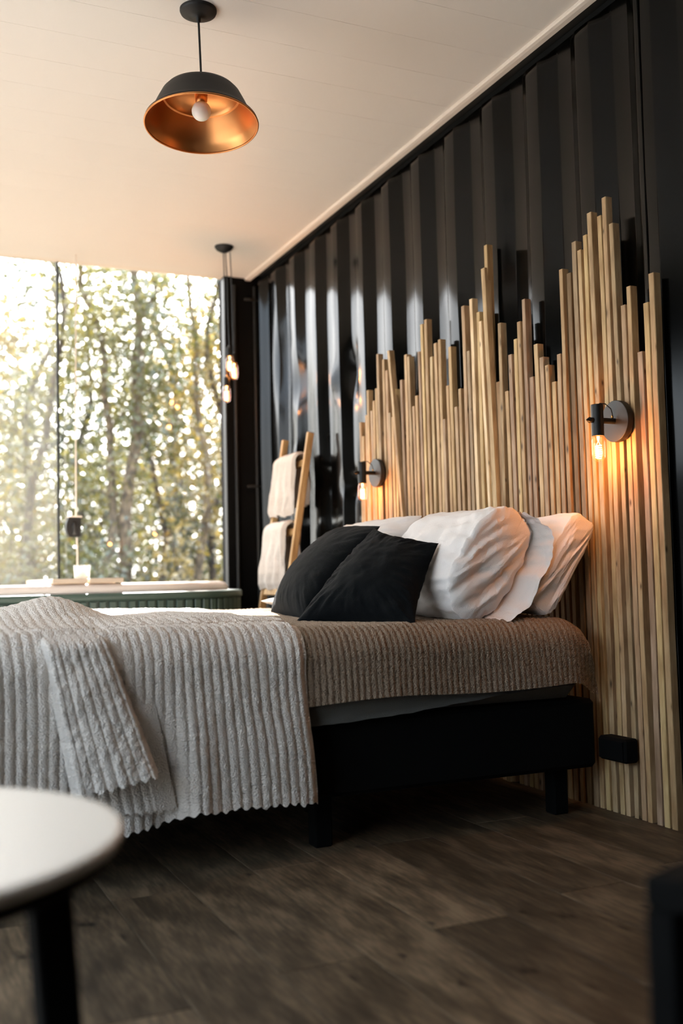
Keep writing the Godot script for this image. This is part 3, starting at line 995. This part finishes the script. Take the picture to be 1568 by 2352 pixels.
# ------------------------------------------------------------------ bath
func tub() -> void:
	var o := thing("bathtub", "white bathtub in a grey-green slatted surround below the window", "bathtub", Vector3(0.5, 0, -5.2))
	# outline of the surround in plan: straight front, rounded right end
	var x1 := 1.70
	var zf := -4.74
	var zb := -5.66
	var rad := 0.34
	var pts := []
	var x := -0.6
	while x < x1 - rad:
		pts.append(Vector2(x, zf))
		x += 0.0445
	for k in 14:
		var a := PI / 2 * k / 13.0
		pts.append(Vector2(x1 - rad + rad * sin(a), zf - rad + rad * cos(a)))
	var zz := zf - rad - 0.0445
	while zz > zb:
		pts.append(Vector2(x1, zz))
		zz -= 0.0445
	# cap strip
	var loop := [Vector2(0.012, 0.628), Vector2(0.018, 0.634), Vector2(0.018, 0.657), Vector2(0.012, 0.663), Vector2(-0.09, 0.663), Vector2(-0.09, 0.628), Vector2(0.012, 0.628)]
	var cap := MB.new()
	var p := PackedVector3Array()
	for j in loop.size():
		for i in pts.size():
			var t: Vector2 = (pts[mini(i + 1, pts.size() - 1)] - pts[maxi(i - 1, 0)]).normalized()
			var nn := Vector2(-t.y, t.x)
			if nn.dot(pts[i] - Vector2(0.6, -5.2)) < 0: nn = -nn
			var q: Vector2 = pts[i] + nn * loop[j].x
			p.append(Vector3(q.x - 0.5, loop[j].y, q.y + 5.2))
	cap.sheet(p, pts.size() - 1, loop.size() - 1)
	part("cap_rail", cap.mesh(), M.green, o)
	# backing skirt and the vertical slats on it
	var sk := MB.new()
	var ps := PackedVector3Array()
	for yy in [0.0, 0.64]:
		for q in pts: ps.append(Vector3(q.x - 0.5 - 0.012, yy, q.y + 5.2 - 0.012))
	sk.sheet(ps, pts.size() - 1, 1)
	part("skirt", sk.mesh(), M.green, o)
	var sl := boxm(Vector3(0.031, 0.61, 0.02), 0.003)
	for i in pts.size():
		var t: Vector2 = (pts[mini(i + 1, pts.size() - 1)] - pts[maxi(i - 1, 0)]).normalized()
		var s := part("surround_slat", sl, M.green, o, Vector3(pts[i].x - 0.5, 0.32, pts[i].y + 5.2))
		s.rotation.y = -atan2(t.y, t.x)
	# the white tub: rolled rim and basin
	var tb := MB.new()
	var prof := [Vector2(0.0, 0.62), Vector2(0.03, 0.655), Vector2(0.035, 0.68), Vector2(0.022, 0.70), Vector2(-0.005, 0.708), Vector2(-0.045, 0.706), Vector2(-0.075, 0.695), Vector2(-0.09, 0.66), Vector2(-0.12, 0.40), Vector2(-0.18, 0.25), Vector2(-0.38, 0.22)]
	var pr := PackedVector3Array()
	var seg := 96
	for q in prof:
		for i in seg + 1:
			var a := TAU * i / seg
			var c := cos(a)
			var s := sin(a)
			var ex: float = signf(c) * pow(absf(c), 0.55) * (1.05 + q.x)
			var ez: float = signf(s) * pow(absf(s), 0.55) * (0.40 + q.x)
			pr.append(Vector3(0.57 + ex - 0.5, q.y, ez))
	tb.sheet(pr, seg, prof.size() - 1, true, true)
	part("tub_shell", tb.mesh(), M.acrylic, o)
	# tray across the tub and the tumbler on it
	var t := thing("bath_tray", "pale timber tray lying across the rim of the bathtub", "tray", Vector3(0.90, 0.71, -5.2))
	for k in 2:
		part("board", boxm(Vector3(0.155, 0.022, 0.86), 0.003, Vector3(-0.082 + k * 0.165, 0.011, 0.0)), M.tray, t)
	for dz in [-0.3, 0.3]:
		part("batten", boxm(Vector3(0.30, 0.014, 0.03), 0.002, Vector3(0, 0.0, dz * 0.9)), M.tray, t)
	var cup := thing("tumbler", "small frosted tumbler standing on the bath tray", "tumbler", Vector3(0.935, 0.733, -5.12))
	var lm := MB.new()
	lm.lathe(Vector3.ZERO, [Vector2(0, 0.0), Vector2(0.033, 0.0), Vector2(0.036, 0.004), Vector2(0.041, 0.066), Vector2(0.0385, 0.066), Vector2(0.034, 0.012), Vector2(0, 0.01)], 28)
	part("glass", lm.mesh(), M.clear, cup)
	lm = MB.new()
	lm.lathe(Vector3.ZERO, [Vector2(0, 0.011), Vector2(0.033, 0.0125), Vector2(0.0365, 0.05), Vector2(0.034, 0.053), Vector2(0, 0.05)], 28)
	part("wax", lm.mesh(), M.wax, cup)
	# dark lantern on its pale cord before the clear pane
	var ln := thing("hanging_lantern", "small dark curved lantern hanging on a pale cord before the clear pane", "lantern", Vector3(0.978, 1.01, -5.6))
	ln.scale = Vector3(1.18, 1.0, 1.0)
	lm = MB.new()
	lm.tube([Vector3(0.012, 0.05, 0), Vector3(0.014, 0.7, 0), Vector3(0.02, CEIL - 1.01, 0)], 0.0035, -1, 6)
	lm.tube([Vector3(0.015, -0.055, 0), Vector3(0.017, -0.14, 0), Vector3(0.017, -0.25, 0)], 0.0035, -1, 6)
	part("cord", lm.mesh(), M.trim, ln)
	var half := []
	for k in 9:
		half.append(Vector2(-0.034 + 0.012 * pow((k - 4) / 4.0, 2.0), -0.052 + 0.104 * k / 8.0))
	lm = MB.new()
	for k in 8:
		var a: Vector2 = half[k]
		var b: Vector2 = half[k + 1]
		lm.quad(Vector3(a.x, a.y, 0.025), Vector3(0.03, a.y, 0.025), Vector3(0.03, b.y, 0.025), Vector3(b.x, b.y, 0.025))
		lm.quad(Vector3(0.03, a.y, -0.025), Vector3(a.x, a.y, -0.025), Vector3(b.x, b.y, -0.025), Vector3(0.03, b.y, -0.025))
		lm.quad(Vector3(a.x, a.y, -0.025), Vector3(a.x, a.y, 0.025), Vector3(b.x, b.y, 0.025), Vector3(b.x, b.y, -0.025))
		lm.quad(Vector3(0.03, a.y, 0.025), Vector3(0.03, a.y, -0.025), Vector3(0.03, b.y, -0.025), Vector3(0.03, b.y, 0.025))
	var bt: Vector2 = half[0]
	lm.quad(Vector3(bt.x, bt.y, -0.025), Vector3(0.03, bt.y, -0.025), Vector3(0.03, bt.y, 0.025), Vector3(bt.x, bt.y, 0.025))
	part("shell", lm.mesh(), M.black_lamp, ln)
	part("lid", boxm(Vector3(0.062, 0.006, 0.056), 0.001, Vector3(0.004, 0.055, 0)), M.trim, ln)
	lm = MB.new()
	lm.lathe(Vector3(0.002, -0.045, 0.028), [Vector2(0, 0), Vector2(0.012, 0.004), Vector2(0.009, 0.03), Vector2(0.013, 0.05), Vector2(0.006, 0.07), Vector2(0, 0.072)], 14)
	part("candle_stub", lm.mesh(), M.lamp_disc, ln)

# ------------------------------------------------------------------ ladder and towels
func ladder() -> void:
	var o := thing("towel_ladder", "leaning timber towel ladder against the corrugated wall", "ladder", Vector3(1.75, 0, -4.88))
	var lean := Vector3(0.165, 0.985, 0).normalized()
	var b := Basis(Vector3.BACK.cross(lean).normalized() * -1.0, lean, Vector3.BACK)
	b = Basis(lean.cross(Vector3.BACK).normalized(), lean, Vector3.BACK)
	var h0 := 1.45
	for q in [[-0.195, 1.46], [0.15, 1.455]]:
		var len: float = q[1]
		part("rail", boxm(Vector3(0.034, len, 0.022), 0.003, Vector3.ZERO, b), M.ladder, o, Vector3(0, 0, q[0]) + lean * len / 2)
	for yy in [0.34, 0.645, 0.94, 1.285]:
		part("rung", boxm(Vector3(0.02, 0.034, 0.33), 0.003, Vector3.ZERO, b), M.ladder, o, lean * yy / lean.y + Vector3(0, 0, -0.022))
	towel("towel", "cream towel hung over the top rung of the timber ladder", Vector3(1.75, 0, -4.88) + lean * (1.285 / lean.y), 0.268, 0.22, -0.205, 0.10, 71)
	towel("towel", "cream towel hung over the second rung, below the other towel", Vector3(1.75, 0, -4.88) + lean * (0.94 / lean.y), 0.285, 0.26, -0.215, 0.095, 72)

func towel(called: String, label: String, at: Vector3, front: float, back: float, z0: float, z1: float, sd: int) -> void:
	var o := thing(called, label, "towel", at, "towels on the ladder")
	var wn := noise(sd, 1.0, 3)
	var r := 0.034
	var L := front + back + PI * r
	var thick := 0.018
	var m := MB.new()
	for side in [1.0, -1.0]:
		var f := func(u: float, v: float) -> Vector3:
			var s := v * L
			var p: Vector3
			var nn: Vector3
			if s < front:
				var d := front - s
				p = Vector3(-r - 0.015 * d / front - 0.03 * d, -d + 0.01, 0)
				nn = Vector3(-1, 0, 0)
			elif s < front + PI * r:
				var a := (s - front) / r
				p = Vector3(-r * cos(a), 0.01 + r * sin(a), 0)
				nn = Vector3(-cos(a), sin(a), 0)
			else:
				var d := s - front - PI * r
				p = Vector3(r - 0.01 * d, 0.01 - d, 0)
				nn = Vector3(1, 0, 0)
			var hang := sm(0.02, 0.2, absf(p.y))
			var edge := minf(u, 1.0 - u)
			var puff := thick * (0.15 + 0.85 * sm(0.0, 0.08, edge)) * (0.4 + 0.6 * sm(0.0, 0.05, minf(v, 1.0 - v)))
			var fold := 0.010 * sin(u * 19.0 + wn.get_noise_1d(v * 2.0) * 3.0) * hang + 0.008 * wn.get_noise_2d(u * 4.0, v * 3.0)
			p += nn * (puff * (0.5 + 0.5 * side) + fold * 0.8)
			p.z = lerpf(z0, z1, u) + hang * (0.012 * wn.get_noise_1d(v * 4.0) - 0.02 * (0.5 - u))
			p.y -= hang * 0.02 * wn.get_noise_1d(u * 3.0 + 7.0)
			return p
		add_grid(m, 60, 90, f, side < 0)
	part("towel_cloth", m.mesh(), M.towel, o)

# ------------------------------------------------------------------ lamps
func edison(parent: Node3D, top: Vector3, rad: float, len: float, energy: float) -> void:
	# capsule bulb hanging down from top, squirrel-cage filament inside
	var m := MB.new()
	var prof := []
	for k in 9:
		var a := PI / 2 * k / 8.0
		prof.append(Vector2(rad * sin(a), -len + rad - rad * cos(a)))
	prof.append_array([Vector2(rad, -len * 0.5), Vector2(rad, -rad * 0.75), Vector2(rad * 0.85, -rad * 0.35), Vector2(rad * 0.6, 0.0)])
	m.lathe(top, prof, 24)
	var bulb := part("bulb", m.mesh(), M.bulb, parent)
	m = MB.new()
	var pts := []
	for k in 97:
		var t := k / 96.0
		var a := t * TAU * 6.0
		pts.append(top + Vector3(rad * 0.40 * cos(a), -len * (0.36 + 0.50 * t), rad * 0.40 * sin(a)))
	m.tube(pts, 0.0017, -1, 6)
	m.tube([top + Vector3(0, -len * 0.02, 0), top + Vector3(0, -len * 0.18, 0)], rad * 0.22, rad * 0.14, 8)
	m.tube([top + Vector3(0, -len * 0.18, 0), top + Vector3(rad * 0.35, -len * 0.37, 0)], 0.0008, -1, 5)
	m.tube([top + Vector3(0, -len * 0.18, 0), top + Vector3(-rad * 0.35, -len * 0.37, 0)], 0.0008, -1, 5)
	part("filament", m.mesh(), M.filament, bulb)
	var l := OmniLight3D.new()
	l.name = "bulb_light"
	l.light_color = Color(1.0, 0.62, 0.31)
	l.light_energy = energy
	l.light_size = 0.012
	l.omni_range = 12.0
	l.omni_attenuation = 2.0
	l.shadow_enabled = true
	l.position = top + Vector3(0, -len * 0.6, 0)
	parent.add_child(l)

func sconce(label: String, disc: Vector3, up: float) -> void:
	# disc: centre of the round plate on the battens; parts are relative to it
	var o := thing("wall_lamp", label, "lamp", disc, "wall lamps on the battens")
	var turned := Basis(Vector3.BACK, PI / 2)   # up becomes -x
	var m := MB.new()
	m.lathe(Vector3.ZERO, [Vector2(0, -0.004), Vector2(0.060, -0.004), Vector2(0.061, 0.0), Vector2(0.061, 0.016), Vector2(0.0595, 0.018), Vector2(0.0, 0.018)], 48, turned)
	part("backplate", m.mesh(), M.lamp_disc, o)
	m = MB.new()
	m.tube([Vector3(-0.018, 0, 0), Vector3(-0.05, 0, 0), Vector3(-0.075, 0, 0)], 0.0085, -1, 14)
	m.tube([Vector3(-0.095, 0, 0), Vector3(-0.108, 0, 0)], 0.008, -1, 12)
	m.tube([Vector3(-0.106, 0, 0), Vector3(-0.118, 0, 0)], 0.009, 0.001, 12)
	part("arm", m.mesh(), M.black, o)
	m = MB.new()
	m.lathe(Vector3(-0.0, 0, 0) + Vector3(-0.022, 0.0, 0), [Vector2(0, -0.008), Vector2(0.0055, -0.006), Vector2(0.008, 0), Vector2(0.0055, 0.006), Vector2(0, 0.008)], 14)
	m.lathe(Vector3(-0.027, 0.008, 0.004), [Vector2(0, 0), Vector2(0.003, 0.0), Vector2(0.003, 0.008), Vector2(0, 0.008)], 10)
	part("brass_fitting", m.mesh(), M.brass, o).set_meta("label", "small brass screw fitting")
	var sx := -0.078
	m = MB.new()
	m.lathe(Vector3(sx, -0.046, 0), [Vector2(0, 0.004), Vector2(0.0165, 0.0), Vector2(0.0178, 0.001), Vector2(0.0178, 0.09), Vector2(0.0165, 0.092), Vector2(0.0, 0.092)], 32)
	part("socket", m.mesh(), M.black, o)
	m = MB.new()
	m.tube([Vector3(sx, 0.045, 0.004), Vector3(sx + 0.006, 0.049, 0.006), Vector3(sx + 0.024, 0.048, 0.008), Vector3(-0.036, 0.034, 0.010), Vector3(-0.03, 0.02, 0.008), Vector3(-0.027, 0.012, 0.004)], 0.0016, -1, 6)
	part("cord", m.mesh(), M.black, o)
	edison(o, Vector3(sx, -0.045, 0), 0.0205, 0.076, up)

func lamps() -> void:
	sconce("black wall lamp with a glowing clear bulb above the near pillows, at the right", Vector3(1.990, 1.145, -2.403), 0.042)
	sconce("black wall lamp with a glowing clear bulb at the far left end of the battens", Vector3(1.990, 1.155, -3.985), 0.032)
	# big pendant
	var at := Vector3(0.926, 2.125, -3.02)
	var o := thing("pendant_lamp", "black dome pendant lamp with a copper inside, hanging over the bed", "lamp", at)
	var tb := Basis(Vector3.RIGHT, -0.10) * Basis(Vector3.BACK, -0.035)
	var outer := [Vector2(0.184, -0.006), Vector2(0.1855, -0.002), Vector2(0.184, 0.003), Vector2(0.172, 0.012), Vector2(0.162, 0.026), Vector2(0.146, 0.060), Vector2(0.130, 0.092), Vector2(0.118, 0.106), Vector2(0.095, 0.118), Vector2(0.06, 0.127), Vector2(0.03, 0.130), Vector2(0.0, 0.131)]
	var m := MB.new()
	var tbs := tb.scaled(Vector3(0.95, 0.97, 0.95))
	m.lathe(Vector3.ZERO, outer, 72, tbs)
	part("shade", m.mesh(), M.black_lamp, o)
	var inner := [Vector2(0.1825, -0.004), Vector2(0.1695, 0.0105), Vector2(0.1595, 0.025), Vector2(0.1435, 0.058), Vector2(0.1275, 0.090), Vector2(0.1270, 0.0908), Vector2(0.1215, 0.0912), Vector2(0.1200, 0.0925), Vector2(0.1135, 0.1035), Vector2(0.093, 0.115), Vector2(0.058, 0.124), Vector2(0.0, 0.1275)]
	m = MB.new()
	var p := PackedVector3Array()
	for q in inner:
		for i in 73:
			var a := TAU * i / 72
			p.append(tbs * Vector3(q.x * cos(a), q.y, -q.x * sin(a)))
	m.sheet(p, 72, inner.size() - 1, true, true)
	part("shade_lining", m.mesh(), M.copper, o).set_meta("label", "brushed copper inside of the shade")
	m = MB.new()
	var rim := []
	for i in 73:
		var a := TAU * i / 72
		rim.append(tbs * Vector3(0.1835 * cos(a), -0.005, -0.1835 * sin(a)))
	m.tube(rim, 0.0032, -1, 8, false)
	part("rim", m.mesh(), M.copper, o)
	m = MB.new()
	m.lathe(Vector3.ZERO, [Vector2(0.0, 0.122), Vector2(0.030, 0.127), Vector2(0.031, 0.140), Vector2(0.026, 0.148), Vector2(0.010, 0.152), Vector2(0.008, 0.166), Vector2(0.004, 0.170), Vector2(0, 0.170)], 28, tb)
	part("cap", m.mesh(), M.black_lamp, o)
	m = MB.new()
	m.lathe(Vector3.ZERO, [Vector2(0.0, 0.062), Vector2(0.017, 0.064), Vector2(0.019, 0.085), Vector2(0.022, 0.12), Vector2(0.03, 0.126)], 24, tb)
	part("lamp_holder", m.mesh(), M.copper, o)
	m = MB.new()
	var bl := []
	for k in 15:
		var a := PI * 0.86 * k / 14.0
		bl.append(Vector2(0.030 * sin(a), 0.040 - 0.030 * cos(a)))
	bl.append(Vector2(0.0125, 0.075))
	m.lathe(Vector3.ZERO, bl, 28, tb)
	part("bulb", m.mesh(), M.opal, o).set_meta("label", "unlit white round bulb")
	m = MB.new()
	var top: Vector3 = tb * Vector3(0, 0.168, 0)
	m.tube([top, top.lerp(Vector3(-0.004, CEIL - 2.125 - 0.02, -0.004), 0.5), Vector3(-0.004, CEIL - 2.125 - 0.02, -0.004)], 0.0034, -1, 10)
	part("cord", m.mesh(), M.black, o)
	m = MB.new()
	var cy := CEIL - 2.125
	m.lathe(Vector3(-0.004, 0, -0.004), [Vector2(0.0, cy - 0.040), Vector2(0.007, cy - 0.039), Vector2(0.008, cy - 0.024), Vector2(0.03, cy - 0.021), Vector2(0.055, cy - 0.012), Vector2(0.0575, cy - 0.006), Vector2(0.0575, cy)], 40)
	part("ceiling_rose", m.mesh(), M.black_lamp, o)
	# cluster of three bare bulbs
	at = Vector3(1.708, CEIL, -5.197)
	o = thing("cluster_pendant", "cluster of three glowing bare bulbs on long black cords by the window", "lamp", at)
	m = MB.new()
	m.lathe(Vector3.ZERO, [Vector2(0, -0.034), Vector2(0.02, -0.031), Vector2(0.042, -0.018), Vector2(0.051, -0.004), Vector2(0.050, 0.0)], 32)
	part("ceiling_rose", m.mesh(), M.black_lamp, o)
	for q in [[0.018, 1.895, 0.004, 0.010], [0.048, 1.862, 0.036, -0.008], [0.0, 1.735, -0.006, 0.006]]:
		var tx: float = q[0]
		var top_y: float = q[1] - CEIL
		m = MB.new()
		var c0 := Vector3(q[2], -0.025, q[3])
		var c1 := Vector3(tx, top_y + 0.055, q[3])
		m.tube([c0, c0.lerp(c1, 0.35) + Vector3(0.003, 0, 0), c0.lerp(c1, 0.7), c1], 0.0028, -1, 8)
		part("cord", m.mesh(), M.black_lamp, o)
		m = MB.new()
		m.lathe(Vector3(tx, top_y, q[3]), [Vector2(0, 0.0), Vector2(0.0155, 0.0), Vector2(0.0165, 0.003), Vector2(0.0165, 0.044), Vector2(0.006, 0.052), Vector2(0.004, 0.060), Vector2(0, 0.06)], 24)
		part("socket", m.mesh(), M.black, o)
		edison(o, Vector3(tx, top_y + 0.001, q[3]), 0.0215, 0.088, 0.03)

# ------------------------------------------------------------------ small furniture
func furniture() -> void:
	var at := Vector3(-0.036, 0, -1.138)
	var o := thing("side_table", "round white low table with black legs in the left foreground", "table", at)
	var m := MB.new()
	m.lathe(Vector3(0, 0.446, 0), [Vector2(0, 0.0), Vector2(0.272, 0.0), Vector2(0.278, 0.003), Vector2(0.2805, 0.008), Vector2(0.279, 0.0125), Vector2(0.274, 0.014), Vector2(0.0, 0.014)], 96)
	part("tabletop", m.mesh(), M.table, o)
	m = MB.new()
	m.lathe(Vector3(0, 0.428, 0), [Vector2(0, 0.0), Vector2(0.262, 0.0), Vector2(0.270, 0.0178), Vector2(0.0, 0.0178)], 64)
	part("apron", m.mesh(), M.black_matt, o)
	for k in 3:
		var a := deg_to_rad(7.0 + 120.0 * k)
		var d := Vector3(cos(a), 0, -sin(a))
		var t0 := d * 0.208 + Vector3(0, 0.43, 0)
		var t1 := d * 0.24
		var up := (t0 - t1).normalized()
		var sd := up.cross(d).normalized()
		part("leg", boxm(Vector3(0.042, t0.distance_to(t1), 0.042), 0.004, (t0 + t1) / 2, Basis(sd.cross(up) * -1.0, up, sd * -1.0).orthonormalized()), M.black_matt, o)
	# black stool at the right edge
	var s := thing("stool", "black square-legged stool cut off at the right edge of the foreground", "stool", Vector3(0.862, 0, -0.700))
	s.rotation.y = deg_to_rad(20.0)
	var hw := 0.155
	part("seat", boxm(Vector3(2 * hw, 0.03, 2 * hw), 0.004, Vector3(0, 0.405, 0)), M.black_matt, s)
	for q in [[-1, -1], [1, -1], [1, 1], [-1, 1]]:
		part("leg", boxm(Vector3(0.03, 0.39, 0.03), 0.003, Vector3(q[0] * (hw - 0.015), 0.195, q[1] * (hw - 0.015))), M.black_matt, s)
	# socket box on the battens beside the bed
	var b := thing("socket_box", "black power socket box fixed low on the battens beside the bed", "socket", Vector3(1.975, 0.195, -2.445))
	part("box", boxm(Vector3(0.05, 0.068, 0.12), 0.006), M.black_matt, b)
	part("face_plate", boxm(Vector3(0.006, 0.056, 0.105), 0.002, Vector3(-0.028, 0, 0)), M.black_matt, b)
